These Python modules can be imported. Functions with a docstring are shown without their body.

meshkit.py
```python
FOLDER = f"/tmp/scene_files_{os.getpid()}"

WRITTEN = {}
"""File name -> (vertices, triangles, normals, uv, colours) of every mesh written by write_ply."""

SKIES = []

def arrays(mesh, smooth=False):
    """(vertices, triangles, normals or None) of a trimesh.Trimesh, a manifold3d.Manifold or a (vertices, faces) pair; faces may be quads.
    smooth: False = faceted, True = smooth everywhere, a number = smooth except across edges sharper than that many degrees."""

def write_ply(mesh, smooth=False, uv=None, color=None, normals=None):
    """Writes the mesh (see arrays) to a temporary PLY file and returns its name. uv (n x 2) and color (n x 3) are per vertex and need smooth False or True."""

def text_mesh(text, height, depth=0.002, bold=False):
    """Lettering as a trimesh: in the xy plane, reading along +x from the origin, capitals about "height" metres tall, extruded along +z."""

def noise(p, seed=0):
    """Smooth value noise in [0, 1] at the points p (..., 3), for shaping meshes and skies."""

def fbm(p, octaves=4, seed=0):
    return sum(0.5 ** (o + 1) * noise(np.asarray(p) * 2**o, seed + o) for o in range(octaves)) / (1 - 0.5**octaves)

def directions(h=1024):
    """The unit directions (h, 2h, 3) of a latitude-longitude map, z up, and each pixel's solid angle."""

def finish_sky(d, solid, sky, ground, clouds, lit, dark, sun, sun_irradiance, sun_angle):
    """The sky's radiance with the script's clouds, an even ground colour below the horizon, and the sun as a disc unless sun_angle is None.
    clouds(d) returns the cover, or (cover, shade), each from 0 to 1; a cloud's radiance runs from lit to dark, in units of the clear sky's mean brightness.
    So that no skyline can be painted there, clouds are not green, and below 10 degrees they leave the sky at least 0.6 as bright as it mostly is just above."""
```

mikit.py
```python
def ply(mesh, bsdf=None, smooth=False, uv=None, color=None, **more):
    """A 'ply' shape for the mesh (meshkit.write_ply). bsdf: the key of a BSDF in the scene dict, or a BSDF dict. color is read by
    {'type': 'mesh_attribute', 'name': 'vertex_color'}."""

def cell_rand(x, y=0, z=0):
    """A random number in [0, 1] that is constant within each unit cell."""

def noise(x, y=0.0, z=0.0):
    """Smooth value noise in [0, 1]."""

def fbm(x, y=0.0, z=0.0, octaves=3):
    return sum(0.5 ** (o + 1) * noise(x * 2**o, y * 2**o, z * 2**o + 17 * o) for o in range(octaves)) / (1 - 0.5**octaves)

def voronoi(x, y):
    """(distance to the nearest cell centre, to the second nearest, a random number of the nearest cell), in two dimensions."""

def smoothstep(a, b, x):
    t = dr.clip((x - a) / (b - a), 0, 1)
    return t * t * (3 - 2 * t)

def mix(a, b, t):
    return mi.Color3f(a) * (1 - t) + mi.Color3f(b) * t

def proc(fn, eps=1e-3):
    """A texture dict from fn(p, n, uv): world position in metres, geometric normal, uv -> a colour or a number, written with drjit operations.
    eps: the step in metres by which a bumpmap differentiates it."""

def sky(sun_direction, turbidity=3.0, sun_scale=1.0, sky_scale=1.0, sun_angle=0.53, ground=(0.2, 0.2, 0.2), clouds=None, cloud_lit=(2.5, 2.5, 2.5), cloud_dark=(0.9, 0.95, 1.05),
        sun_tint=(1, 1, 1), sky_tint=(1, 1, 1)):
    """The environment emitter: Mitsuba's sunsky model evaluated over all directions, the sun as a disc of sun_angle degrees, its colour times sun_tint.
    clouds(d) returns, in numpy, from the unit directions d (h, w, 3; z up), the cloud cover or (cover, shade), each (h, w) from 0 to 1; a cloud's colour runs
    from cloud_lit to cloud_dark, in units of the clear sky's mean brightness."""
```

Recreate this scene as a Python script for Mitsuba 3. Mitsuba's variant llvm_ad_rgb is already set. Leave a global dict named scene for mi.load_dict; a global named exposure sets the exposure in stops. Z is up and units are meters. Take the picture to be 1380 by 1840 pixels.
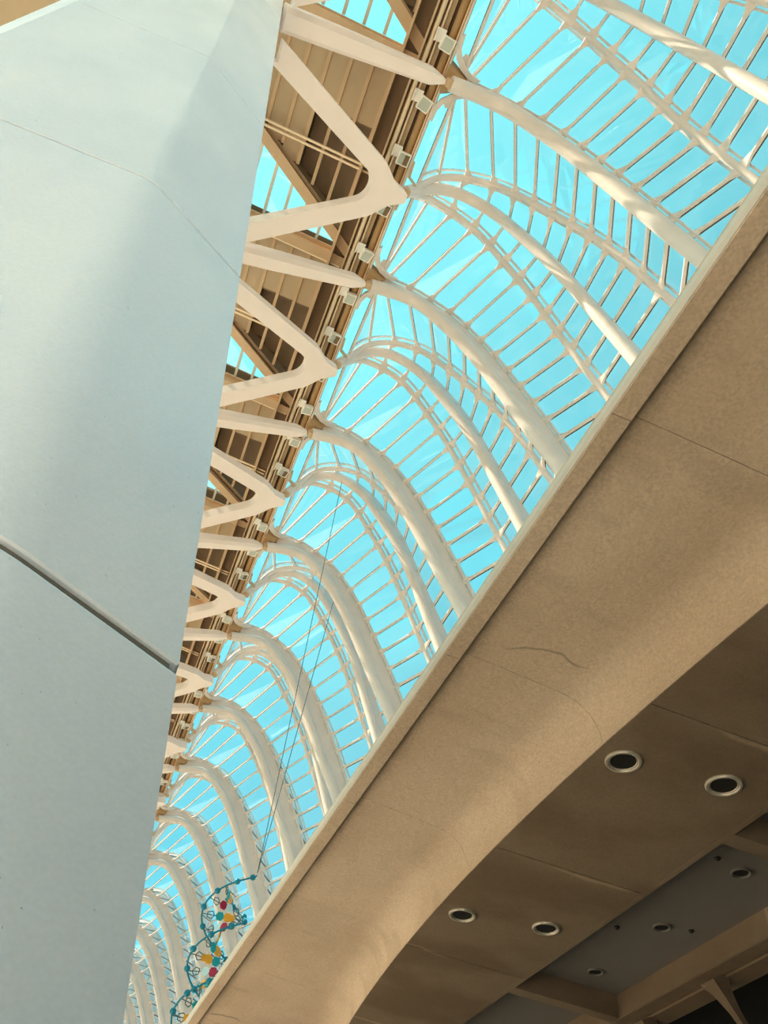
import math, random
import numpy as np
import trimesh
import shapely
import shapely.geometry as sg
from scipy.interpolate import PchipInterpolator
import drjit as dr
import mitsuba as mi
import mikit, meshkit
from mikit import noise, fbm, smoothstep, mix

random.seed(7)
rng = np.random.default_rng(7)
T = mi.ScalarTransform4f
scene, labels = {}, {}

# ---------------------------------------------------------------- camera, sky, sun, exposure
EYE = 1.6                      # eye height in metres
S = 8.0                        # distance between two arched ribs with a web plate
Y0 = 0.6022 * S                # first such rib in view
R = np.array([[0.92473495, 0.35290104, 0.14256973],       # rows: hall's cross, long and up axis in (right, down, forward)
              [-0.36313889, 0.70585677, 0.60819106],
              [0.11399745, -0.61418814, 0.78088252]])
right, down, fwd = R[:, 0], R[:, 1], R[:, 2]
cam = np.array([0, 0, EYE])
scene['camera'] = {'type': 'perspective', 'fov_axis': 'x', 'fov': math.degrees(2 * math.atan(690 / 1370)), 'near_clip': 0.05, 'far_clip': 2000,
                   'to_world': T().look_at(origin=cam.tolist(), target=(cam + fwd).tolist(), up=(-down).tolist())}
SUN = np.array([-0.66, 0.12, 0.74]); SUN /= np.linalg.norm(SUN)


def haze(d):
    """Thin white haze that thickens towards the sun, with faint streaks."""
    a = np.degrees(np.arccos(np.clip(d @ SUN, -1, 1)))
    n = meshkit.fbm(d * [6, 3, 9], 4, 3)
    c = np.clip((88 - a) / 70, 0, 1) ** 0.8 * 0.56 + 0.25 * np.clip(n - 0.5, 0, 1)
    return np.clip(c, 0, 0.8)


scene['sky'] = mikit.sky(SUN.tolist(), turbidity=3.0, sun_scale=1.0, sky_scale=0.132, ground=(0.3, 0.27, 0.22), clouds=haze, cloud_lit=(2.0, 6.9, 6.8), cloud_dark=(1.9, 6.5, 6.4),
                         sun_tint=(1.0, 1.0, 1.0), sky_tint=(1.0, 4.0, 3.7))
exposure = 3.05

# ---------------------------------------------------------------- materials


def rgb(*c):
    return {'type': 'rgb', 'value': list(c)}


def mat(name, color, rough=0.6, metallic=0.0, spec=0.4, tex=None):
    scene[name] = {'type': 'twosided', 'bsdf': {'type': 'principled', 'base_color': mikit.proc(tex) if tex else rgb(*color), 'roughness': rough, 'metallic': metallic, 'specular': spec}}
    return name


def steel_tex(p, n, uv):
    f = fbm(p.x * 1.7, p.y * 1.7, p.z * 1.7, 3)
    return mix((0.64, 0.575, 0.53), (0.72, 0.655, 0.61), f)


def strut_tex(p, n, uv):
    f = fbm(p.x * 0.9, p.y * 0.9, p.z * 0.9, 3)
    return mix((0.86, 0.75, 0.70), (0.91, 0.82, 0.78), f)


def tan_tex(p, n, uv):
    f = fbm(p.x * 1.3, p.y * 1.3, p.z * 1.3, 3)
    return mix((0.52, 0.36, 0.21), (0.62, 0.45, 0.29), f)


def pale_concrete(p, n, uv):
    big = fbm(p.x * 0.55, p.y * 0.55, p.z * 0.35, 4)
    fine = noise(p.x * 45, p.y * 45, p.z * 45)
    pit = noise(p.x * 26, p.y * 26, p.z * 26)
    c = mix((0.78, 0.84, 0.91), (0.85, 0.90, 0.955), smoothstep(0.3, 0.7, big))
    c = c * (0.96 + 0.06 * fine)
    return dr.select(pit > 0.965, c * 0.7, c)


def warm_concrete(p, n, uv):
    big = fbm(p.x * 0.9, p.y * 0.6, p.z * 0.9, 4)
    st = fbm(p.x * 0.8 + 7, p.y * 2.6, p.z, 3)
    fine = noise(p.x * 60, p.y * 60, p.z * 60)
    c = mix((0.47, 0.375, 0.275), (0.56, 0.46, 0.35), smoothstep(0.3, 0.72, big))
    c = c * (0.86 + 0.24 * fine)
    w = p.y - 4.62 + 0.5 * (fbm(p.x * 1.6, 3.0, 0.0, 4) - 0.5) - 0.12 * (p.x - 3)
    crack = smoothstep(0.022, 0.006, dr.abs(w)) * smoothstep(2.45, 2.6, p.x) * smoothstep(3.35, 3.1, p.x)
    w2 = p.y - 16.2 + 0.9 * (fbm(p.x * 1.4, 9.0, 0.0, 4) - 0.5)
    crack2 = smoothstep(0.06, 0.02, dr.abs(w2)) * smoothstep(2.25, 2.35, p.x) * smoothstep(2.95, 2.7, p.x)
    c = c * (1 - 0.38 * dr.maximum(crack, crack2))
    return c * (1 - 0.1 * smoothstep(0.58, 0.75, st))


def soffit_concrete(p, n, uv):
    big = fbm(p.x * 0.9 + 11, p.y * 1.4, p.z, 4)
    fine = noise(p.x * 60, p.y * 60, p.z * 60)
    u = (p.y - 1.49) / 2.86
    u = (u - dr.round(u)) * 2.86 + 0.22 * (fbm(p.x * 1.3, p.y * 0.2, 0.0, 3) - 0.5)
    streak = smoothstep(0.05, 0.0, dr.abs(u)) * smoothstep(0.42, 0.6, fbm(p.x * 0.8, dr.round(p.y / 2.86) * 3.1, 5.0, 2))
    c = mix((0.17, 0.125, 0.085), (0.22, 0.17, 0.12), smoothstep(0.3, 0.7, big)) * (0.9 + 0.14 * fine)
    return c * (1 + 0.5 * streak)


def floor_tex(p, n, uv):
    f = fbm(p.x * 0.8, p.y * 0.8, 0, 3)
    j = dr.minimum(dr.abs(p.x / 1.2 - dr.round(p.x / 1.2)), dr.abs(p.y / 1.2 - dr.round(p.y / 1.2)))
    c = mix((0.68, 0.60, 0.51), (0.76, 0.68, 0.59), f)
    return dr.select(j < 0.005, c * 0.6, c)


STEEL = mat('cream_steel', None, 0.35, 0, 0.5, steel_tex)
scene[STEEL]['bsdf'].update(clearcoat=1.0, clearcoat_gloss=0.97)
STRUT = mat('strut_paint', None, 0.5, 0, 0.4, strut_tex)
TAN = mat('tan_steel', None, 0.5, 0, 0.4, tan_tex)
PANEL = mat('tan_panel', (0.50, 0.39, 0.26), 0.7)
PIPE = mat('pipe_paint', (0.80, 0.65, 0.47), 0.3, 0.2, 0.5)
BROWN = mat('dark_brown', (0.20, 0.13, 0.075), 0.6)
RUST = mat('brown_pipe', (0.42, 0.26, 0.12), 0.5)
ORANGE = mat('orange_edge', (0.72, 0.47, 0.27), 0.5)
GASKET = mat('gasket_rubber', (0.10, 0.085, 0.07), 0.7)
ALU = mat('grey_aluminium', (0.60, 0.585, 0.52), 0.4, 0.3)
CONC = mat('pale_concrete', None, 0.75, 0, 0.3, pale_concrete)
GROOVE = mat('joint_filler', (0.22, 0.20, 0.17), 0.9)
WARM = mat('warm_concrete', None, 0.8, 0, 0.3, warm_concrete)
LIP = mat('pale_lip', (0.50, 0.48, 0.42), 0.7)
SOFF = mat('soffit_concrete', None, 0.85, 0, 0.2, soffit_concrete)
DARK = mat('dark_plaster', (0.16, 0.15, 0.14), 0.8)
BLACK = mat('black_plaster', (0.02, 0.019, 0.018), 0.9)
RING = mat('lamp_ring', (0.50, 0.46, 0.38), 0.3, 0.3)
HOLE = mat('lamp_hole', (0.02, 0.018, 0.016), 0.5)
LENS = mat('flood_lens', (0.52, 0.56, 0.50), 0.12, 0, 0.6)
WHITE = mat('white_paint', (0.85, 0.83, 0.78), 0.4)
FLOOR = mat('floor_stone', None, 0.45, 0, 0.4, floor_tex)
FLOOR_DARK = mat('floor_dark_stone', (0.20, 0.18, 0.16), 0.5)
TEAL = mat('teal_paint', (0.005, 0.20, 0.30), 0.35)
GREEN = mat('teal_plate', (0.01, 0.33, 0.36), 0.35)
AMBER = mat('orange_plate', (0.85, 0.36, 0.02), 0.35)
RED = mat('crimson_plate', (0.42, 0.01, 0.04), 0.35)
WIRE = mat('dark_wire', (0.05, 0.10, 0.12), 0.5)
CLEAR = mat('pale_plate', (0.62, 0.78, 0.80), 0.3)
scene['glass'] = {'type': 'thindielectric', 'int_ior': 1.5}

# ---------------------------------------------------------------- helpers
used = set()


def numbered(name):
    k, i = name, 0
    while k in used:
        i += 1
        k = f'{name}_{i:03d}'
    used.add(k)
    return k


def add(name, mesh, material, parent=None, smooth=False, label=None):
    key = numbered((parent + '__' if parent else '') + name)
    scene[key] = mikit.ply(mesh, material, smooth=smooth)
    if label:
        labels[key] = {'label': label}
    return key


def thing(name, label, cat, group=None, kind=None):
    key = numbered(name)
    labels[key] = {'label': label}
    if cat:
        labels[key]['category'] = cat
    if group:
        labels[key]['group'] = group
    if kind:
        labels[key]['kind'] = kind
    return key


def W(x, y, z):
    """Section coordinates in rib spacings, relative to the eye (x across, y along from the first rib, z up) to metres."""
    return np.array([x * S, Y0 + y * S, EYE + z * S])


def unit(v):
    v = np.asarray(v, float)
    return v / max(np.linalg.norm(v), 1e-12)


def cat_(ms):
    return trimesh.util.concatenate(ms)


def grid_mesh(rings, cap=True):
    """Skin over rings (n, m, 3) of closed outlines."""
    rings = np.asarray(rings, float)
    n, m, _ = rings.shape
    f = []
    for i in range(n - 1):
        for j in range(m):
            a, b = i * m + j, i * m + (j + 1) % m
            f += [[a, b, b + m], [a, b + m, a + m]]
    v = rings.reshape(-1, 3)
    if cap:
        for j in range(1, m - 1):
            f += [[0, j + 1, j], [(n - 1) * m, (n - 1) * m + j, (n - 1) * m + j + 1]]
    return trimesh.Trimesh(v, f, process=False)


def sweep(path, outline, side):
    """Outline (m, 2) along a path; first outline axis = side x tangent (the 'out' direction), second = side."""
    p = np.asarray(path, float)
    t = np.gradient(p, axis=0)
    t /= np.linalg.norm(t, axis=1, keepdims=True)
    s = np.asarray(side, float)
    s = s[None] - (t @ s)[:, None] * t
    s /= np.linalg.norm(s, axis=1, keepdims=True)
    o = np.cross(s, t)
    q = np.asarray(outline, float)
    return grid_mesh(p[:, None] + q[None, :, :1] * o[:, None] + q[None, :, 1:] * s[:, None])


def circle(r, n=12):
    a = np.arange(n) * 2 * np.pi / n
    return np.c_[np.cos(a) * r, np.sin(a) * r]


def rect(a, b, c=0.0):
    """Outline a (out) by b (side), centre shifted by c along out."""
    return np.array([[c - a / 2, -b / 2], [c + a / 2, -b / 2], [c + a / 2, b / 2], [c - a / 2, b / 2]])


def chamfered(a, b, ch, c=0.0):
    x, y = a / 2, b / 2
    return np.array([[c - x + ch, -y], [c + x - ch, -y], [c + x, -y + ch], [c + x, y - ch], [c + x - ch, y], [c - x + ch, y], [c - x, y - ch], [c - x, -y + ch]])


def bar(a, b, outline, side):
    return sweep([a, b], outline, side)


def box(x0, x1, y0, y1, z0, z1):
    m = trimesh.creation.box([x1 - x0, y1 - y0, z1 - z0])
    m.apply_translation([(x0 + x1) / 2, (y0 + y1) / 2, (z0 + z1) / 2])
    return m


def frame_mesh(poly, depth, origin, ex, ey, ez):
    """A shapely polygon in (ex, ey) at origin, extruded along ez."""
    m = trimesh.creation.extrude_polygon(poly, depth, engine='earcut')
    M = np.eye(4)
    M[:3, 0], M[:3, 1], M[:3, 2], M[:3, 3] = ex, ey, ez, origin
    m.apply_transform(M)
    return m


ORD = ['first', 'second', 'third', 'fourth', 'fifth', 'sixth', 'seventh', 'eighth', 'ninth', 'tenth', 'eleventh', 'twelfth', 'thirteenth', 'fourteenth', 'fifteenth', 'sixteenth',
       'seventeenth', 'eighteenth', 'nineteenth', 'twentieth', 'twenty-first', 'twenty-second', 'twenty-third', 'twenty-fourth', 'twenty-fifth', 'twenty-sixth', 'twenty-seventh', 'twenty-eighth', 'twenty-ninth', 'thirtieth', 'thirty-first', 'thirty-second', 'thirty-third', 'thirty-fourth', 'thirty-fifth',
       'thirty-sixth', 'thirty-seventh', 'thirty-eighth', 'thirty-ninth', 'fortieth']
K0, K1 = -5, 20                # first and last bay that is built
YV = np.array([0.0, 1.0, 0.0])

# ---------------------------------------------------------------- the glazed vault's curves (x, z[, half distance of the valleys]) in rib spacings
A_TUBE = [(.085, 3.805), (.113, 3.812), (.2, 3.838), (.3, 3.85), (.40, 3.815), (.47, 3.755), (.6, 3.625), (.73, 3.44), (.83, 3.275), (.93, 3.10), (1.0, 2.98), (1.117, 2.79),
          (1.28, 2.42), (1.41, 2.0), (1.52, 1.48), (1.58, .85), (1.6, .2), (1.6, -.2)]
A_GLASS = [(.12, 3.935), (.175, 3.95), (.30, 3.945), (.447, 3.89), (.57, 3.82), (.67, 3.715), (.757, 3.61), (.832, 3.5), (.904, 3.38), (.98, 3.255), (1.05, 3.135), (1.117, 3.015), (1.165, 2.92),
           (1.35, 2.5), (1.5, 2.05), (1.62, 1.5), (1.69, .85), (1.71, .2), (1.71, -.2)]
B_TUBE = [(.075, 3.80), (.105, 3.87), (.17, 4.0), (.265, 4.12), (.36, 4.165), (.46, 4.145), (.57, 4.08), (.68, 3.95), (.8, 3.79), (.94, 3.55), (1.06, 3.28), (1.18, 3.01),
          (1.37, 2.57), (1.52, 2.1), (1.66, 1.5), (1.73, .85), (1.75, .2), (1.75, -.2)]
B_GLASS = [(.11, 3.95), (.18, 4.1), (.28, 4.19), (.38, 4.215), (.5, 4.18), (.596, 4.131), (.72, 4.018), (.81, 3.905), (.9, 3.77), (1.04, 3.485), (1.167, 3.23),
           (1.42, 2.72), (1.6, 2.2), (1.76, 1.6), (1.84, .9), (1.86, .2), (1.86, -.2)]
V_CURVE = [(.10, 3.865, .012), (.14, 3.97, .034), (.187, 4.06, .052), (.287, 4.13, .08), (.38, 4.15, .10), (.512, 4.125, .125), (.585, 4.064, .14), (.685, 3.96, .16), (.796, 3.833, .18),
           (.886, 3.717, .2), (.973, 3.585, .22), (1.14, 3.286, .24), (1.4, 2.76, .25), (1.6, 2.22, .25), (1.77, 1.6, .25), (1.85, .9, .25), (1.87, .2, .25), (1.87, -.2, .25)]


class Curve:
    def __init__(self, pts):
        p = np.asarray(pts, float)
        s = np.r_[0, np.cumsum(np.linalg.norm(np.diff(p[:, :2], axis=0), axis=1))]
        fine = np.linspace(0, s[-1], 1200)
        q = PchipInterpolator(s, p)(fine)
        for _ in range(60):
            q[1:-1] = (q[:-2] + 2 * q[1:-1] + q[2:]) / 4
        s = np.r_[0, np.cumsum(np.linalg.norm(np.diff(q[:, :2], axis=0), axis=1))]
        self.q, self.s, self.len = q, s, s[-1]

    def at(self, s):
        return np.stack([np.interp(s, self.s, self.q[:, i]) for i in range(self.q.shape[1])], -1)

    def near(self, p):
        return self.s[np.argmin(((self.q[:, :2] - np.asarray(p)[:2]) ** 2).sum(1))]

    def out(self, s):
        t = self.at(s + .01)[..., :2] - self.at(s - .01)[..., :2]
        t /= np.linalg.norm(t, axis=-1, keepdims=True)
        return np.stack([-t[..., 1], t[..., 0]], -1)


CA, CG, CB, CH, CV = Curve(A_TUBE), Curve(A_GLASS), Curve(B_TUBE), Curve(B_GLASS), Curve(V_CURVE)
STEP = 0.13
NJ = 33
sA = np.array([.03 + STEP * j for j in range(NJ)])
sV = np.array([.40 + .135 * j for j in range(NJ)])
okj = (sA < CG.len) & (sV < CV.len)
sA, sV = sA[okj], sV[okj]
NJ = len(sA)
sH = np.array([CH.near(CV.at(s)) for s in sV])


def GA(j, k):          # glass line of a web-plate rib
    x, z = CG.at(sA[j])
    return W(x, k, z)


def GV(s, k, side):    # valley beside the branching rib half a bay further
    x, z, d = CV.at(s)
    return W(x, k + .5 + side * d, z)


def GH(j, k):
    x, z = CH.at(sH[j])
    return W(x, k + .5, z)


# ---------------------------------------------------------------- wall_right: the panes and glazing bars of the vault
labels['wall_right'] = {'label': 'arched wall of clear glass panes and cream glazing bars between the ribs, blue sky behind', 'kind': 'structure'}
used.add('wall_right')


def eye_distance(p):
    return np.linalg.norm(np.asarray(p) - cam)


def in_view(p, margin=60):
    d = R.T @ (np.asarray(p) - cam)
    if d[2] < .1:
        return False
    u, v = 690 + 1370 * d[0] / d[2], 920 + 1370 * d[1] / d[2]
    return -margin < u < 1380 + margin and -margin < v < 1840 + margin and u < 1318 + 60 - .68 * (v - 400)   # left of the gallery edge


panes, bars = [], []
for k in range(K0, K1):
    for side, ka in ((-1, k), (1, k + 1)):          # from the web-plate rib to the valley on either side of the branching rib
        br = W(.125, ka - side * .055, 3.915)       # the spring bracket
        g0 = W(.058, ka - side * .10, 3.885)        # glass edge on the gutter
        g1 = W(.07, k + .5 + side * .012, 3.86)
        Vm = [GV(s, k, side) for s in (.06, .24)]
        seq = [(br, Vm[0]), (br, Vm[1])] + [(GA(j, ka), GV(sV[j], k, side)) for j in range(NJ)]
        panes.append(np.array([g0, br, Vm[0], g1]))
        for (a, b), (c, d) in zip(seq[:-1], seq[1:]):
            panes.append(np.array([a, c, d, b]))
        for a, b in seq:
            bars.append((a, b))
        seq = [(GV(s, k, side), W(*CH.at(h)[[0]], k + .5, CH.at(h)[1])) for s, h in ((.06, .05), (.24, .24))] + [(GV(sV[j], k, side), GH(j, k)) for j in range(NJ)]
        for (a, b), (c, d) in zip(seq[:-1], seq[1:]):
            panes.append(np.array([a, c, d, b]))
        for a, b in seq[1:]:
            bars.append((a, b))


def pane_mesh(q):
    return trimesh.Trimesh(q, [[0, 1, 2], [0, 2, 3]], process=False)


panes.sort(key=lambda q: (not in_view(q.mean(0)), eye_distance(q.mean(0))))
for q in panes[:300]:
    add('pane', pane_mesh(q), 'glass', 'wall_right')
k_ = add('far_pane', cat_([pane_mesh(q) for q in panes[300:]]), 'glass', 'wall_right')
labels[k_] = {'label': 'clear panes of the far bays of the glass vault', 'kind': 'stuff'}


def bar_out(a, b):
    c = (a + b) / 2                                # away from the hall's middle, across the bar
    o = np.array([c[0] - 3.0, 0, c[2] - 24.0])
    t = unit(b - a)
    o -= (o @ t) * t
    return unit(o)


def bar_meshes(a, b):
    t = unit(b - a)
    s = np.cross(bar_out(a, b), t)                 # so that s x t points outwards
    s = np.cross(t, bar_out(a, b))
    return bar(a, b, chamfered(.12, .10, .02, -.06), s), bar(a, b, rect(.03, .125, .015), s)


bars.sort(key=lambda q: (not in_view((q[0] + q[1]) / 2), eye_distance((q[0] + q[1]) / 2)))
for a, b in bars[:300]:
    m, g = bar_meshes(a, b)
    kk = add('glazing_bar', m, STEEL, 'wall_right')
    add('gasket', g, GASKET, kk)
mm = [bar_meshes(a, b) for a, b in bars[300:]]
k_ = add('far_glazing_bar', cat_([m for m, _ in mm]), STEEL, 'wall_right')
labels[k_] = {'label': 'cream glazing bars of the far bays', 'kind': 'stuff'}
k_ = add('far_gasket', cat_([g for _, g in mm]), GASKET, 'wall_right')
labels[k_] = {'label': 'thin dark seals of the far glazing bars', 'kind': 'stuff'}

# ---------------------------------------------------------------- the ribs
NS = 90


def web(tube, glass, y, thick, inset=0.0):
    """Plate between a tube's curve and the glass line."""
    sg_ = np.linspace(0, glass.len, NS)
    g = glass.at(sg_)
    tb = tube.at(np.maximum.accumulate([tube.near(p) for p in g]))
    rings = []
    for p, q in zip(tb, g):
        a, b = W(p[0], y, p[1]), W(q[0], y, q[1])
        rings.append([a - YV * thick / 2, a + YV * thick / 2, b + YV * thick / 2, b - YV * thick / 2])
    return grid_mesh(rings)


def rib_curve(c, y, off=0.0, n=NS, s0=0.0, side=0.0):
    s = np.linspace(s0, c.len, n)
    q = c.at(s)
    o = c.out(s)
    yy = y if q.shape[1] == 2 else y + side * q[:, 2]
    return np.c_[(q[:, 0] + off * o[:, 0]) * S, Y0 + np.broadcast_to(yy, len(q)) * S, EYE + (q[:, 1] + off * o[:, 1]) * S]


def gusset(p, ends, w0, w1, ln, thick):
    """Tapered plates from a rib at p towards each end point."""
    ms = []
    for e in ends:
        t = unit(e - p)
        o = bar_out(p, e)
        s = np.cross(t, o)
        rings = []
        for f, w in ((0, w0), (.35, w0 * .92), (.6, w0 * .55), (1, w1)):
            c = p + t * ln * f - o * .08
            rings.append([c - s * w / 2 - o * thick / 2, c + s * w / 2 - o * thick / 2, c + s * w / 2 + o * thick / 2, c - s * w / 2 + o * thick / 2])
        ms.append(grid_mesh(rings))
    return cat_(ms)


NEAR_K = 5
for k in range(K0, K1 + 1):
    if k <= -1:
        lab = f'cream arched rib with web plate outside the frame, {ORD[-k - 1]} one behind the viewer'
    else:
        lab = f'cream arched tube rib with web plate, springing from the {ORD[k]} straight strut from the top'
    t = thing('arched_rib', lab, 'rib', 'arched ribs with web plates')
    add('tube', sweep(rib_curve(CA, k), circle(.27, 16), YV), STEEL, t, smooth=40)
    add('web_plate', web(CA, CG, k, .14), STEEL, t)
    for sd in (-1, 1):
        add('edge_frame', sweep(rib_curve(CG, k, 0.0, side=0) + YV * sd * .17, rect(.12, .08), YV), STEEL, t)
    # spring bracket: two flared plates on a brown throat
    node = W(.09, k, 3.83)
    add('throat', cat_([trimesh.convex.convex_hull(np.array([W(.05, k - .075, 3.90), W(.05, k + .075, 3.90), W(.15, k - .03, 3.92), W(.15, k + .03, 3.92),
                                                             W(.05, k - .05, 3.84), W(.05, k + .05, 3.84), W(.12, k - .02, 3.85), W(.12, k + .02, 3.85)]))]), RUST, t)
    for sd in (-1, 1):
        rings = []
        for x, y, z in ((.052, .17, 3.885), (.056, .115, 3.885), (.07, .085, 3.89), (.105, .052, 3.90), (.145, .032, 3.915), (.19, .024, 3.93)):
            c = W(x, k + sd * y, z)
            rings.append([c + [0, 0, -.16], c + [.14, sd * .14, -.12], c + [.14, sd * .14, .08], c + [0, 0, .08]])
        add('flared_plate', grid_mesh(rings), STEEL, t)
        fan = np.array([W(.10, k + sd * .058, 3.897), W(.085, k + sd * .08, 3.893), W(.10, k + sd * .115, 3.905), W(.128, k + sd * .112, 3.915), W(.14, k + sd * .085, 3.92), W(.135, k + sd * .05, 3.912)])
        fan2 = np.vstack([fan, fan + [0, 0, .06]])
        add('fan_plate', trimesh.convex.convex_hull(fan2), STEEL, t)
    add('pin', cat_([trimesh.creation.cylinder(.10, segment=[W(.057, k, 3.79), W(.095, k, 3.81)], sections=10), trimesh.creation.cylinder(.16, segment=[W(.079, k - .018, 3.80), W(.079, k + .018, 3.80)], sections=12)]), TAN, t)
    gs = []
    for j in range(0, NJ):
        p = GA(j, k)
        if k > K0 and k < K1:
            gs.append(gusset(p, [GV(sV[j], k - 1, 1), GV(sV[j], k, -1)], .34, .1, .5, .06))
    if k <= NEAR_K:
        for g in gs[:16]:
            add('gusset', g, STEEL, t)
        gs = gs[16:]
    if gs:
        k_ = add('small_gusset', cat_(gs), STEEL, t)
        labels[k_] = {'label': 'small gusset plates along the web', 'kind': 'stuff'}

for k in range(K0, K1):
    if k <= -2:
        lab = f'cream three-tube rib outside the frame, {ORD[-k - 2]} one behind the viewer'
    else:
        lab = (f'cream three-tube rib at the tip of the {ORD[k]} forked strut from the top' if k >= 0 else 'cream rib with three tubes crossing the top right corner of the photo')
    t = thing('branching_rib', lab, 'rib', 'branching ribs')
    add('main_tube', sweep(rib_curve(CB, k + .5), circle(.235, 16), YV), STEEL, t, smooth=40)
    add('web_plate', web(CB, CH, k + .5, .13), STEEL, t)
    for sd in (-1, 1):
        add('side_tube', sweep(rib_curve(CV, k + .5, -.012, side=sd), circle(.135, 12), YV), STEEL, t, smooth=40)
        for o in (-1, 1):
            add('edge_frame', sweep(rib_curve(CV, k + .5, .012, side=sd, s0=.1) + YV * o * .21, rect(.10, .07), YV), STEEL, t)
        # web between the main and the side tube at the spring
        rings = []
        for s in np.linspace(.03, .2, 8):
            x, z, d = CV.at(s)
            m_ = CB.at(CB.near((x, z)))
            a, b = W(m_[0], k + .5, m_[1]), W(x, k + .5 + sd * d, z)
            rings.append([a - [0, 0, .09], b - [0, 0, .09], b + [0, 0, .09], a + [0, 0, .09]])
        add('branch_web', grid_mesh(rings), STEEL, t)
        add('foot_plate', cat_([grid_mesh([[c + [0, 0, -.14], c + [.1, 0, -.1], c + [.1, 0, .08], c + [0, 0, .08]] for c in (W(.055, k + .5 + sd * .12, 3.885), W(.06, k + .5 + sd * .05, 3.88), W(.10, k + .5 + sd * .03, 3.87))])]), TAN, t)
        cl = [gusset(GV(sV[j], k, sd), [GA(j, k if sd < 0 else k + 1), GH(j, k)], .34, .1, .52, .10) for j in range(NJ)]
        if k < NEAR_K:
            for g in cl[:16]:
                add('clamp', g, STEEL, t)
            cl = cl[16:]
        k_ = add('small_clamp', cat_(cl), STEEL, t)
        labels[k_] = {'label': 'small cast clamps along the side tube', 'kind': 'stuff'}
    add('pin', cat_([trimesh.creation.cylinder(.10, segment=[W(.057, k + .5, 3.79), W(.09, k + .5, 3.83)], sections=10), trimesh.creation.cylinder(.16, segment=[W(.079, k + .482, 3.80), W(.079, k + .518, 3.80)], sections=12)]), TAN, t)

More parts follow.
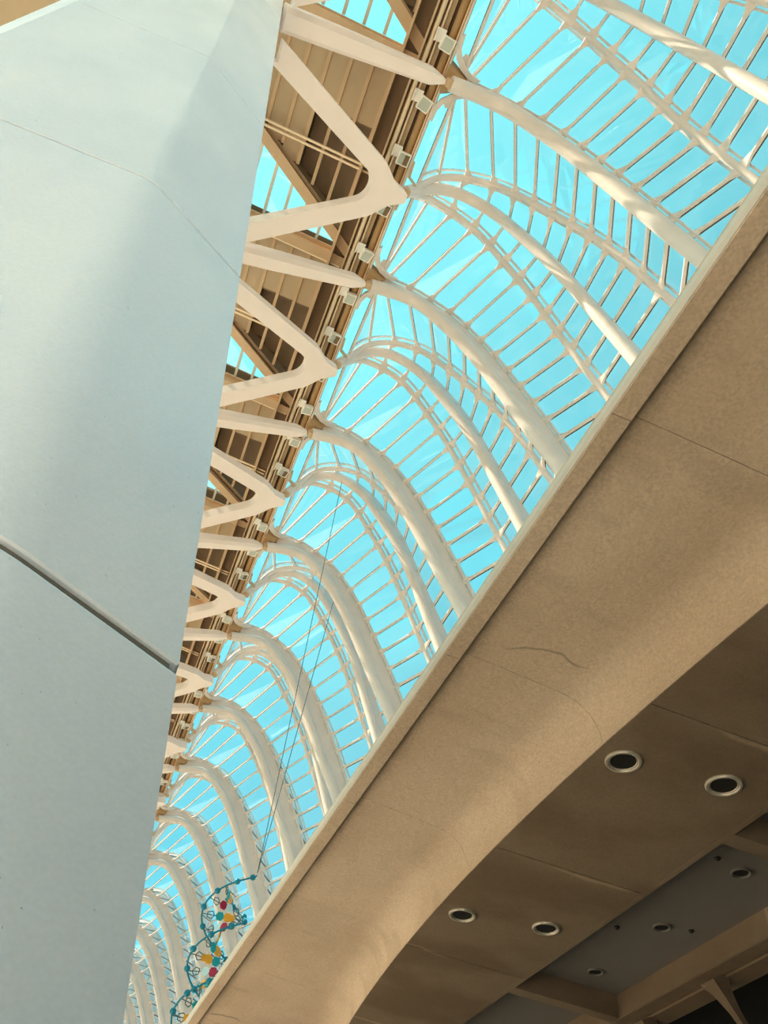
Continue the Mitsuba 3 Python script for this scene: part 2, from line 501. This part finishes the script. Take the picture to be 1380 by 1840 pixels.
# ---------------------------------------------------------------- the struts between the concrete trees and the gutter
AP = np.array([-.82, 3.45])                        # apex line
TP = np.array([.055, 3.79])                        # tips on the gutter line
SL = TP - AP
SLEN = np.linalg.norm(SL)
ex = unit([SL[0], 0, SL[1]])                       # along the slope, upwards to the right
ez = np.cross(YV, ex) * -1
ez = ez if ez[2] > 0 else -ez                      # upwards, across the strut plane
for k in range(K0, K1 + 1):
    lab = (f'straight cream strut with blunt tip at the gutter beam, {ORD[k]} straight one from the top' if k >= 0 else f'straight cream strut outside the frame, {ORD[-k - 1]} one behind the viewer')
    t = thing('straight_strut', lab, 'strut', 'straight struts under the gutter beam')
    rings = []
    for f, w, d in ((.216 if k == 0 else .09, .096, .084), (.5, .088, .078), (.93, .066, .062), (.965, .045, .05), (1, .022, .03)):
        c = W(AP[0] + SL[0] * f, k, AP[1] + SL[1] * f)
        w_, d_ = w * S / 2, d * S / 2
        rings.append([c + YV * a * w_ + ez * b * d_ for a, b in ((-.62, -1), (.62, -1), (1, -.35), (1, 1), (-1, 1), (-1, -.35))])
    add('beam', grid_mesh(rings), STRUT, t)
for k in range(K0, K1):
    lab = (f'forked cream strut with rounded crotch at the gutter beam, {ORD[k]} forked one from the top' if k >= 0 else f'forked cream strut outside the frame, {ORD[-k - 1]} one behind the viewer')
    t = thing('forked_strut', lab, 'strut', 'forked struts under the gutter beam')
    arms = []
    tip = np.array([0.0, SLEN])
    for sd in (-1, 1):
        a = np.array([sd * .5, 0.0])
        dirv = unit(tip - a)
        nrm = np.array([-dirv[1], dirv[0]])
        w0, w1 = .046, .040
        arms.append(sg.Polygon([a + nrm * w0, a - nrm * w0, tip - nrm * w1, tip + nrm * w1]))
    g = shapely.union_all(arms).buffer(.085, quad_segs=12).buffer(-.085, quad_segs=12)
    cutter = sg.Polygon([(-.7, -.05), (-.7, .2), (-.055, SLEN - .075), (-.02, SLEN), (.02, SLEN), (.055, SLEN - .075), (.7, .2), (.7, -.05)])
    g = g.intersection(cutter.buffer(.0))
    g = g.intersection(sg.box(-.443, .07, .443, 2)).difference(sg.box(-.6, -.1, -.36, .21) if k == 0 else sg.box(.36, -.1, .6, .21) if k == -1 else sg.Polygon())
    g = max(getattr(g, 'geoms', [g]), key=lambda q: q.area)
    org = W(AP[0], k + .5, AP[1]) - ez * .03 * S
    inner = g.buffer(-.012, join_style=2)
    # two layers: the full plate, and a bevelled underside
    m = frame_mesh(shapely.affinity.scale(g, S, S, origin=(0, 0)), .062 * S, org + ez * .0, YV, ex, -np.cross(ex, YV) if np.cross(YV, ex) @ ez < 0 else np.cross(YV, ex))
    add('fork', m, STRUT, t)
# the beam that ties the strut fans together (behind the concrete pylon)
t = thing('ridge_beam', 'long concrete beam tying the lower ends of the struts, hidden behind the concrete pylon', 'beam')
add('beam', sweep([W(-.82, .85, 3.45), W(-.82, K1 + .3, 3.45)], chamfered(.9, 1.0, .15), [1, 0, 0]), CONC, t)

# ---------------------------------------------------------------- gutter beam
t = thing('gutter_beam', 'long brown gutter beam with pipes between the struts and the glass vault', 'gutter beam')


def along(x0, x1, z0, z1, ya=K0 - .4, yb=K1 + .4):
    a, b = W(x0, ya, z0), W(x1, yb, z1)
    return box(a[0], b[0], a[1], b[1], a[2], b[2])


def pipe_along(x, z, r, n=12):
    return trimesh.creation.cylinder(r, segment=[W(x, K0 - .4, z), W(x, K1 + .4, z)], sections=n)


add('cover_plate', along(-.17, .06, 3.985, 4.0), TAN, t)
add('recess_plate', along(-.165, -.085, 3.955, 3.98), BROWN, t)
add('side_flange', along(-.168, -.158, 3.86, 3.98), TAN, t)
add('inner_flange', along(-.092, -.083, 3.86, 3.98), TAN, t)
add('conduit', pipe_along(-.062, 3.875, .085), PIPE, t, smooth=40)
add('thin_conduit', pipe_along(-.038, 3.875, .04, 8), PIPE, t, smooth=40)
add('web_plate', along(-.032, -.012, 3.90, 3.915), TAN, t)
add('dark_slot', along(-.012, .002, 3.93, 3.95), BROWN, t)
add('gutter_pipe', pipe_along(.019, 3.885, .135, 16), RUST, t, smooth=40)
add('edge_strip', along(.036, .044, 3.86, 3.985), ORANGE, t)
add('glass_edge', along(.046, .056, 3.865, 3.985), STEEL, t)

# ---------------------------------------------------------------- floodlights, four to a bay
n_ = 0
for k in range(-1, 9):
    for f in (.125, .375, .625, .875):
        y = k + f
        if y < -.13:
            continue
        lab = f'square floodlight with pale glass under the gutter beam, {ORD[n_]} from the top'
        t = thing('floodlight', lab, 'floodlight', 'floodlights on the gutter beam')
        c = W(.010, y, 3.833)
        rot = trimesh.transformations.rotation_matrix(math.radians(8 + 6 * math.sin(n_ * 2.1)), [0, 0, 1])
        tilt = trimesh.transformations.rotation_matrix(math.radians(-14 + 5 * math.sin(n_ * 1.3)), [0, 1, 0])
        M = trimesh.transformations.translation_matrix(c) @ rot @ tilt

        def put(m):
            m = m.copy()
            m.apply_transform(M)
            return m
        o = sg.box(-.235, -.235, .235, .235)
        fr = trimesh.creation.extrude_polygon(o.difference(sg.box(-.195, -.195, .195, .195)), .07, engine='earcut')
        fr.apply_translation([0, 0, -.07])
        add('housing', put(box(-.22, .22, -.22, .22, 0, .16)), WHITE, t)
        add('rim', put(fr), WHITE, t)
        add('lens', put(box(-.196, .196, -.196, .196, -.03, 0)), LENS, t)
        if f in (.375, .625):
            add('louvre', put(box(.02, .196, -.19, .19, -.055, -.032)), BROWN, t)
        if f != .625:
            add('side_plate', cat_([box(c[0] - .47, c[0] - .16, c[1] - .36, c[1] + .06, c[2] + .12, c[2] + .16), box(c[0] - .50, c[0] - .46, c[1] - .36, c[1] + .06, c[2] - .02, c[2] + .16)]), WHITE, t)
        add('arm', box(c[0] - .06, c[0] + .06, c[1] - .03, c[1] + .03, c[2] + .14, c[2] + .275), BROWN, t)
        n_ += 1

# ---------------------------------------------------------------- ceiling: roof left of the gutter
labels['ceiling'] = {'label': 'brown steel roof of opaque panels and triangular skylights left of the gutter beam', 'kind': 'structure'}
used.add('ceiling')
RW = 1.55
KR = 13


def zr(x):
    return 3.99 - .07 * x


def roof_pt(x, y, dz=0.0):
    return W(x, y, zr(x) + dz)


def hbeam(a, b, w, h, fl):
    """Two flanges and a web."""
    s = unit(np.cross(unit(b - a), [0, 0, 1]))
    up = [rect(fl, w, -h / 2), rect(fl, w, h / 2), rect(h, fl * 1.2, 0)]
    return cat_([bar(a, b, q, s) for q in up])


LX = [-.17 - .1 * i for i in range(14)]
skyl, skyb, opan, orib, hpan = [], [], [], [], []
for k in range(K0, KR):
    add('cross_beam', hbeam(roof_pt(-.05, k, -.02), roof_pt(-RW - .1, k, -.02), .40, .62, .07), TAN, 'ceiling')
    add('diagonal_beam', hbeam(roof_pt(-.05, k + .965, -.02), roof_pt(-RW, k + .03, -.02), .42, .5, .07), TAN, 'ceiling')
    for i, x in enumerate(LX):
        x2 = x - .1

        def yd(x_):
            return k + .965 + (x_ + .05) * .935 / (RW - .05)
        # opaque strip from the cross beam to the diagonal
        ya, yb = k + .03, yd((x + x2) / 2) - .02
        if yb - ya > .03:
            cut = k + .36
            ym = yb
            if x > -.42:
                ym = min(cut, yb)
            opan.append(box(x2 * S, (x - .008) * S, Y0 + ya * S, Y0 + ym * S, EYE + zr(x) * S + .12, EYE + zr(x) * S + .2))
            if ym < yb:
                hpan.append(box(x2 * S, x * S, Y0 + ym * S, Y0 + yb * S, EYE + zr(x) * S + 1.1, EYE + zr(x) * S + 1.16))
                hpan.append(box(x2 * S, x * S, Y0 + ym * S - .05, Y0 + ym * S, EYE + zr(x) * S + .1, EYE + zr(x) * S + 1.16))
            orib.append(box((x - .012) * S, (x + .004) * S, Y0 + ya * S, Y0 + yb * S, EYE + zr(x) * S - .06, EYE + zr(x) * S + .14))
        # skylight strip from the diagonal to the next cross beam
        ya, yb = yd((x + x2) / 2) + .03, k + .97
        if yb - ya > .03:
            skyb.append(box((x - .007) * S, (x + .007) * S, Y0 + yd(x) * S, Y0 + yb * S, EYE + zr(x) * S, EYE + zr(x) * S + .16))
            nseg = 1 + int((yb - ya) > .45)
            for q in range(nseg):
                y_a, y_b = ya + (yb - ya) * q / nseg, ya + (yb - ya) * (q + 1) / nseg
                ta, tb = (yd(x) + .01, yd(x2) + .01) if q == 0 else (y_a, y_a)
                skyl.append(np.array([W(x, ta, zr(x) + .02), W(x2, tb, zr(x2) + .02), W(x2, y_b, zr(x2) + .02), W(x, y_b, zr(x) + .02)]))
                if q:
                    skyb.append(box(x2 * S, x * S, Y0 + y_a * S - .04, Y0 + y_a * S + .04, EYE + zr(x) * S + .02, EYE + zr(x) * S + .14))
    tri = [(-.12, k), (-.12, k + .93), (-RW + .02, k)]
    add('cover_sheet', cat_([trimesh.convex.convex_hull(np.array([W(x, y, zr(x) + dz) for x, y in tri for dz in (.15, .155)])),
                             bar(roof_pt(-.05, k + .955, .08), roof_pt(-RW, k + .02, .08), rect(1.3, .05), unit(np.cross(unit(roof_pt(-RW, k + .02, .08) - roof_pt(-.05, k + .955, .08)), [0, 0, 1])))]), BROWN, 'ceiling')
    for f in (.0, .5):
        for dy in (-.012, .012):
            add('pipe', trimesh.creation.cylinder(.055, segment=[roof_pt(-.10, k + f + dy + .02, -.05), roof_pt(-1.35, k + f + dy + .02, -.06)], sections=10), PIPE, 'ceiling', smooth=40)


def individuals(name, items, material, conv, limit=120, far_name=None, text=''):
    items = sorted(items, key=lambda q: eye_distance(q.mean(0) if isinstance(q, np.ndarray) else q.bounds.mean(0)))
    for q in items[:limit]:
        add(name, conv(q), material, 'ceiling')
    if len(items) > limit:
        kk = add(far_name, cat_([conv(q) for q in items[limit:]]), material, 'ceiling')
        labels[kk] = {'label': text, 'kind': 'stuff'}


individuals('skylight_pane', skyl, 'glass', pane_mesh, 140, 'far_skylight_pane', 'far skylight panes')
individuals('skylight_bar', skyb, ALU, lambda q: q, 140, 'far_skylight_bar', 'far skylight bars')
individuals('opaque_panel', opan, PANEL, lambda q: q, 140, 'far_opaque_panel', 'far opaque roof panels')
individuals('panel_rib', orib, TAN, lambda q: q, 140, 'far_panel_rib', 'far ribs between roof panels')
individuals('recessed_panel', hpan, BROWN, lambda q: q, 80, 'far_recessed_panel', 'far recessed dark panels')
ya, yb = Y0 + (K0 - .3) * S, Y0 + (K1 + .3) * S
add('outer_slab', box(-3.85 * S, -(RW + .06) * S, ya, yb, EYE + 4.08 * S, EYE + 4.16 * S), PANEL, 'ceiling')

# ---------------------------------------------------------------- the concrete pylon at the left
t = thing('concrete_pylon', 'huge pale grey leaning concrete pylon with grooved joints filling the left side', 'pylon')
SECT = [(-1.6, .81, -.5, -4.5, -5.0), (3.36, -.182, -1.60, -5.1, -5.6), (9.5, -1.41, -2.73, -5.8, -6.35), (15.97, -2.70, -3.99, -6.5, -7.1), (26.0, -4.71, -5.95, -7.6, -8.3), (30.6, -5.63, -6.9, -8.1, -8.85)]


def section(z, ins=0.0):
    """Outline of the pylon at height z; its near crease is sharp above and rounds off towards the ground."""
    zz = [q[0] for q in SECT]
    xr, cr, cl, xl = (np.interp(z, zz, [q[i] for q in SECT]) for i in (1, 2, 3, 4))
    soft = float(np.clip((14.0 - z) / 10.0, 0, 1)) * .35 + .03
    a, c, b = np.array([xr, 4.6]), np.array([cr, 3.85]), np.array([cl, 3.92])
    p0, p1 = c + unit(a - c) * min(soft, .9 * np.linalg.norm(a - c)), c + unit(b - c) * soft
    arc = [tuple((1 - t) ** 2 * p1 + 2 * t * (1 - t) * c + t * t * p0) for t in np.linspace(0, 1, 9)]
    p = [(xr, 4.6), (xr, 5.6), (cr, 6.35), (cl, 6.35), (xl, 5.9), (xl, 4.28), (cl, 3.92)] + arc
    g = sg.Polygon(p)
    q = np.array(p)
    if ins:
        q = q + unit_rows(np.array(g.centroid.coords[0]) - q) * ins
    return np.c_[q, np.full(len(q), z + EYE)]


def unit_rows(v):
    return v / np.linalg.norm(v, axis=1, keepdims=True)


cuts = [-1.6, 3.36, 9.5, 15.97, 26.0, 30.6]
gap = [0, .035, .017, .016, .016, 0]
for i in range(len(cuts) - 1):
    z0, z1 = cuts[i] + gap[i], cuts[i + 1] - gap[i + 1]
    b = .02
    add('block', grid_mesh([section(z0, b)] + [section(z) for z in np.linspace(z0 + b, z1 - b, 9)] + [section(z1, b)]), CONC, t, smooth=24)
    if i:
        add('joint', grid_mesh([section(cuts[i] - gap[i] - .02, .07), section(cuts[i] + gap[i] + .02, .07)]), GROOVE, t)

# ---------------------------------------------------------------- the gallery at the right
labels['gallery'] = {'label': 'brown concrete gallery with a long straight edge overhanging the hall at the right', 'kind': 'structure'}
used.add('gallery')
YA, YB = -38.0, 70.0
ZS, ZU = 4.4, 4.8                                  # soffit and underside above the eye


def curve_x(y):
    """Scalloped inner edge of the underside."""
    u = (y / 4.4 - 1.5)
    u = (u + 2.6) % 5.2 - 2.6
    return 4.4 * (.817 + .047 * u * u)




def skin(rows, name, material, smooth=False):
    rows = np.asarray(rows, float)
    n, m, _ = rows.shape
    f = []
    for i in range(n - 1):
        for j in range(m - 1):
            a = i * m + j
            f += [[a, a + 1, a + m + 1], [a, a + m + 1, a + m]]
    return add(name, trimesh.Trimesh(rows.reshape(-1, 3), f, process=False), material, 'gallery', smooth=smooth)


def solid_along(pts, name, material, y0=YA, y1=YB):
    g = sg.Polygon(pts)
    m = trimesh.creation.extrude_polygon(g, y1 - y0, engine='earcut')
    v = m.vertices.copy()
    m.vertices = np.c_[v[:, 0], y1 - v[:, 2], v[:, 1] + EYE]
    m.fix_normals()
    return add(name, m, material, 'gallery')


solid_along([(1.968, 4.895), (1.968, 4.835), (1.992, 4.805), (2.0, 4.805), (2.0, 4.895)], 'edge_lip', LIP)
JOINTS = [2.19 + 2.86 * i for i in range(-13, 24)]
for y0, y1 in zip(JOINTS[:-1], JOINTS[1:]):
    solid_along([(2.0, 4.90), (2.0, 4.803), (2.004, 4.80), (2.155, 4.80), (2.165, 4.81), (2.165, 4.90)], 'edge_beam', WARM, y0 + .002, y1 - .002)
# underside panels with a rounded cove down to the soffit
for y0, y1 in zip(JOINTS[:-1], JOINTS[1:]):
    yy = np.linspace(y0 + .002, y1 - .002, 20)
    rows = []
    for y in yy:
        xc = curve_x(y)
        r = [(2.167, EYE + 5.1), (2.167, EYE + ZU + .11), (2.2, EYE + ZU + .105)]
        r += [(x, EYE + ZU + .10 - .06 * ((x - 2.2) / (xc - .46 - 2.2)) ** 1.5) for x in np.linspace(2.3, xc - .46, 6)]
        r += [(xc - .46 + .46 * math.sin(a) ** .9, EYE + ZS + (ZU + .04 - ZS) * math.cos(a)) for a in np.linspace(.12, math.pi / 2, 14)]
        r += [(xc + .01, EYE + ZS), (xc + .02, EYE + 5.1)]
        rows.append([(x, y, z) for x, z in r])
    rows = np.array(rows)
    n, m, _ = rows.shape
    f = []
    for i in range(n - 1):
        for j in range(m):
            a, b = i * m + j, i * m + (j + 1) % m
            f += [[a, b + m, b], [a, a + m, b + m]]
    for e, at_ in ((0, 0), (n - 1, (n - 1) * m)):
        for p_ in shapely.constrained_delaunay_triangles(sg.Polygon(rows[e][:, [0, 2]])).geoms:
            f.append([at_ + int(np.argmin(((rows[e][:, [0, 2]] - c_) ** 2).sum(1))) for c_ in np.array(p_.exterior.coords)[:3]])
    msh = trimesh.Trimesh(rows.reshape(-1, 3), f, process=False)
    add('underside_panel', msh, WARM, 'gallery', smooth=50)
# soffit plates between the cove and the coffers, with panel joints
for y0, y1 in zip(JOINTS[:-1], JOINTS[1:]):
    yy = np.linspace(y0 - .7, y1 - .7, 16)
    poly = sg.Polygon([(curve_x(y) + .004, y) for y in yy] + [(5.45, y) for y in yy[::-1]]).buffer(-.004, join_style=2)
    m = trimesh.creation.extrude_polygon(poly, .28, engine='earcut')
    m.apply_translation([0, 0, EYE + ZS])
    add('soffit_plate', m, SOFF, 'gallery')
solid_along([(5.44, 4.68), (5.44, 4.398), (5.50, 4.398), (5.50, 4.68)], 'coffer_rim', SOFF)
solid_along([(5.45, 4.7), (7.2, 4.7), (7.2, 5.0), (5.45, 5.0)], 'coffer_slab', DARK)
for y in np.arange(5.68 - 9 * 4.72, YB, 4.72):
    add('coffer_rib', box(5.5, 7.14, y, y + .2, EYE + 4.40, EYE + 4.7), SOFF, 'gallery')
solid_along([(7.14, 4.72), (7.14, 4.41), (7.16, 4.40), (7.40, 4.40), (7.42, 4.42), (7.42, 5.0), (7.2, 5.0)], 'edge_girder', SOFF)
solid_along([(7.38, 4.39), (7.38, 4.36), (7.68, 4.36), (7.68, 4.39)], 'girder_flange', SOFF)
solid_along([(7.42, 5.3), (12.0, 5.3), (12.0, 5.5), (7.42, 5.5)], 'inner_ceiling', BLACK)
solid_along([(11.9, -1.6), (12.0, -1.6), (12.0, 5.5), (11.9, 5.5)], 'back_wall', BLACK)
solid_along([(2.0, 4.905), (2.17, 4.905), (2.4, 5.12), (5.0, 5.12), (7.4, 5.02), (7.45, 5.5), (12.0, 5.5), (12.0, 5.75), (2.6, 5.75), (2.6, 5.3), (2.0, 5.0)], 'deck', WARM)

# recessed lamps in the soffit
DL = [(3.912, 5.174, 'rightmost of the near pair'), (4.893, 5.025, ''), (3.982, 8.862, ''), (4.972, 8.571, '')]
DT = ['round downlight with pale ring on the brown soffit, topmost of the four ringed ones', 'round downlight with pale ring on the brown soffit, rightmost of the four',
      'round downlight with pale ring on the brown soffit, leftmost beside the bright curved edge', 'round downlight with pale ring on the brown soffit, lowest of the four ringed ones']


def downlight(x, y, z, r, lab, ringm, group):
    t = thing('downlight', lab, 'downlight', group)
    prof_ = np.array([[r * .68, .045], [r * .68, .0], [r * .73, -.012], [r * .80, -.012], [r * .84, -.026], [r * .95, -.026], [r, -.012], [r, .0], [r * .98, .03]])
    m = trimesh.creation.revolve(np.vstack([prof_, prof_[:1]]), sections=36)
    m.apply_translation([x, y, EYE + z])
    add('ring', m, ringm, t, smooth=35)
    d = trimesh.creation.cylinder(r * .685, height=.012, sections=32)
    d.apply_translation([x, y, EYE + z - .003])
    add('lamp_opening', d, HOLE, t)


for (x, y, _), lab in zip(DL, DT):
    downlight(x, y, ZS, .17, lab, RING, 'ringed downlights on the soffit')
for (x, y), lab in zip([(6.408, 6.665), (6.46, 8.274), (6.494, 9.902)], ['small dark downlight inside the dim coffer, nearest the right edge of the photo', 'small dark downlight inside the dim coffer, middle of three',
                                                                   'small dark downlight inside the dim coffer, lowest of three']):
    downlight(x, y, 4.7, .115, lab, DARK, 'small downlights in the coffer')
SP = [((6.02, 6.55), 'tiny dark sprinkler dot in the coffer, upper left of the right downlight'), ((6.02, 8.6), 'tiny dark sprinkler dot in the coffer, left of the middle downlight'), ((6.8, 8.15), 'tiny dark sprinkler dot in the coffer, right below the middle downlight')]
for (x, y), lab in SP:
    m = trimesh.creation.revolve(np.array([[0, 0], [.035, 0], [.035, -.01], [.015, -.03], [0, -.03]]), sections=14)
    m.apply_translation([x, y, EYE + 4.7])
    k_ = add('sprinkler', m, HOLE)
    labels[k_] = {'label': lab, 'category': 'sprinkler'}
# raking posts with flared heads under the girder flange
for i, (x, y) in enumerate(((7.30, 8.50), (7.36, 10.15))):
    t = thing('raking_post', ['slim raking steel post with a flared head under the gallery girder, the upper one', 'flared head of a raking steel post at the bottom edge of the photo'][i], 'post', 'raking posts under the gallery')
    top = np.array([x, y, EYE + 4.36])
    d = unit([.62, -.28, -1.35])
    foot = top + d * (top[2] / -d[2])
    side = unit(np.cross(d, [0, 1, 0]))
    o2 = np.cross(side, d)
    rings = []
    for f, w in ((0, .26), (.03, .25), (.10, .17), (.28, .095), (.45, .075)):
        c = top + d * f * 1.4 - np.array([0, 0, .0])
        rings.append([c + side * w * a * .5 + YV * w * b for a, b in ((-1, -.5), (1, -.5), (1, .5), (-1, .5))])
    add('head', grid_mesh(rings), SOFF, t)
    add('shaft', bar(top + d * .6, foot, chamfered(.085, .085, .015), YV), SOFF, t)

# ---------------------------------------------------------------- the helix sculpture
t = thing('helix_sculpture', 'hanging double helix model with blue balls and orange, teal and red hexagon plates', 'sculpture')
HC, HR, HT = np.array([4.2, 32.8]), .90, 1.86
ZT, ZB = 15.2, 6.2


def strand(z, sd):
    ph = math.pi * (14.4 - z) / HT
    return np.array([HC[0] - sd * HR * math.sin(ph), HC[1] - sd * HR * math.cos(ph), EYE + z])


for sd in (1, -1):
    zs = np.linspace(ZT if sd > 0 else 14.42, ZB, 150)
    add('strand', sweep([strand(z, sd) for z in zs], circle(.035, 8), [.3, .3, 1]), TEAL, t, smooth=60)
for sd in (1, -1):
    for z in np.arange(14.9 if sd > 0 else 14.15, ZB, -.47):
        m = trimesh.creation.icosphere(2, .12)
        m.apply_translation(strand(z, sd))
        add('ball', m, TEAL, t, smooth=True)


def ngon(c, ux, uy, r, n, ph=0.0):
    a = np.arange(n) * 2 * np.pi / n + ph
    return c + r * (np.cos(a)[:, None] * ux + np.sin(a)[:, None] * uy)


def plate(c, ux, uy, r, n, th):
    q = ngon(c, ux, uy, r, n)
    w = np.cross(ux, uy) * th / 2
    return grid_mesh([q - w, q + w])


def wire_loop(c, ux, uy, r, n):
    q = ngon(c, ux, uy, r, n)
    return cat_([trimesh.creation.cylinder(.016, segment=[q[i], q[(i + 1) % n]], sections=6) for i in range(n)])


cols = [(GREEN, AMBER), (RED, CLEAR), (GREEN, AMBER), (CLEAR, RED), (GREEN, AMBER), (AMBER, GREEN)]
for i, z in enumerate(np.arange(14.15, ZB, -.41)):
    a, b = strand(z, 1), strand(z, -1)
    ux = unit(b - a)
    uy = np.array([0, 0, 1.0])
    L = np.linalg.norm(b - a)
    c1, c2 = cols[i % len(cols)]
    add('rod', trimesh.creation.cylinder(.016, segment=[a, b], sections=6), WIRE, t)
    add('sugar_ring', wire_loop(a + ux * .2 * L, ux, uy, .16, 5), WIRE, t)
    add('sugar_ring', wire_loop(b - ux * .2 * L, ux, uy, .16, 5), WIRE, t)
    add('base_plate', plate(a + ux * .41 * L, ux, uy, .18, 6, .06), c1, t)
    add('base_plate', plate(a + ux * .58 * L, ux, uy, .18, 6, .06), c2, t)
    if c2 is AMBER or c1 is AMBER:
        add('base_plate', plate(a + ux * (.68 if c2 is AMBER else .31) * L, ux, uy, .15, 5, .06), AMBER, t)
h1 = strand(ZT, 1)
for p, lab in ((W(.40, 2.5, 4.13), 'thin dark cable from the rib to the helix sculpture, the left one'), (W(.62, 3.0, 3.6), 'thin dark cable from the rib to the helix sculpture, the right one')):
    k_ = add('suspension_cable', trimesh.creation.cylinder(.016, segment=[p, h1 + [0, 0, .1]], sections=6), WIRE)
    labels[k_] = {'label': lab, 'category': 'cable'}

# ---------------------------------------------------------------- floor
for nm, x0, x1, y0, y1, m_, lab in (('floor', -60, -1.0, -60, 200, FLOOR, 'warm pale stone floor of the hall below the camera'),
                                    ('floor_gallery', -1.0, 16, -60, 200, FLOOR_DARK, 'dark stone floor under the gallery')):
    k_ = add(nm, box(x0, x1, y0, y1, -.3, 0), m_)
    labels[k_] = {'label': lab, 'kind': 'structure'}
k_ = add('wall_left', box(-33, -32, -60, 200, 0, 17), FLOOR)
labels[k_] = {'label': 'pale stone wall on the far left side of the hall, outside the frame', 'kind': 'structure'}
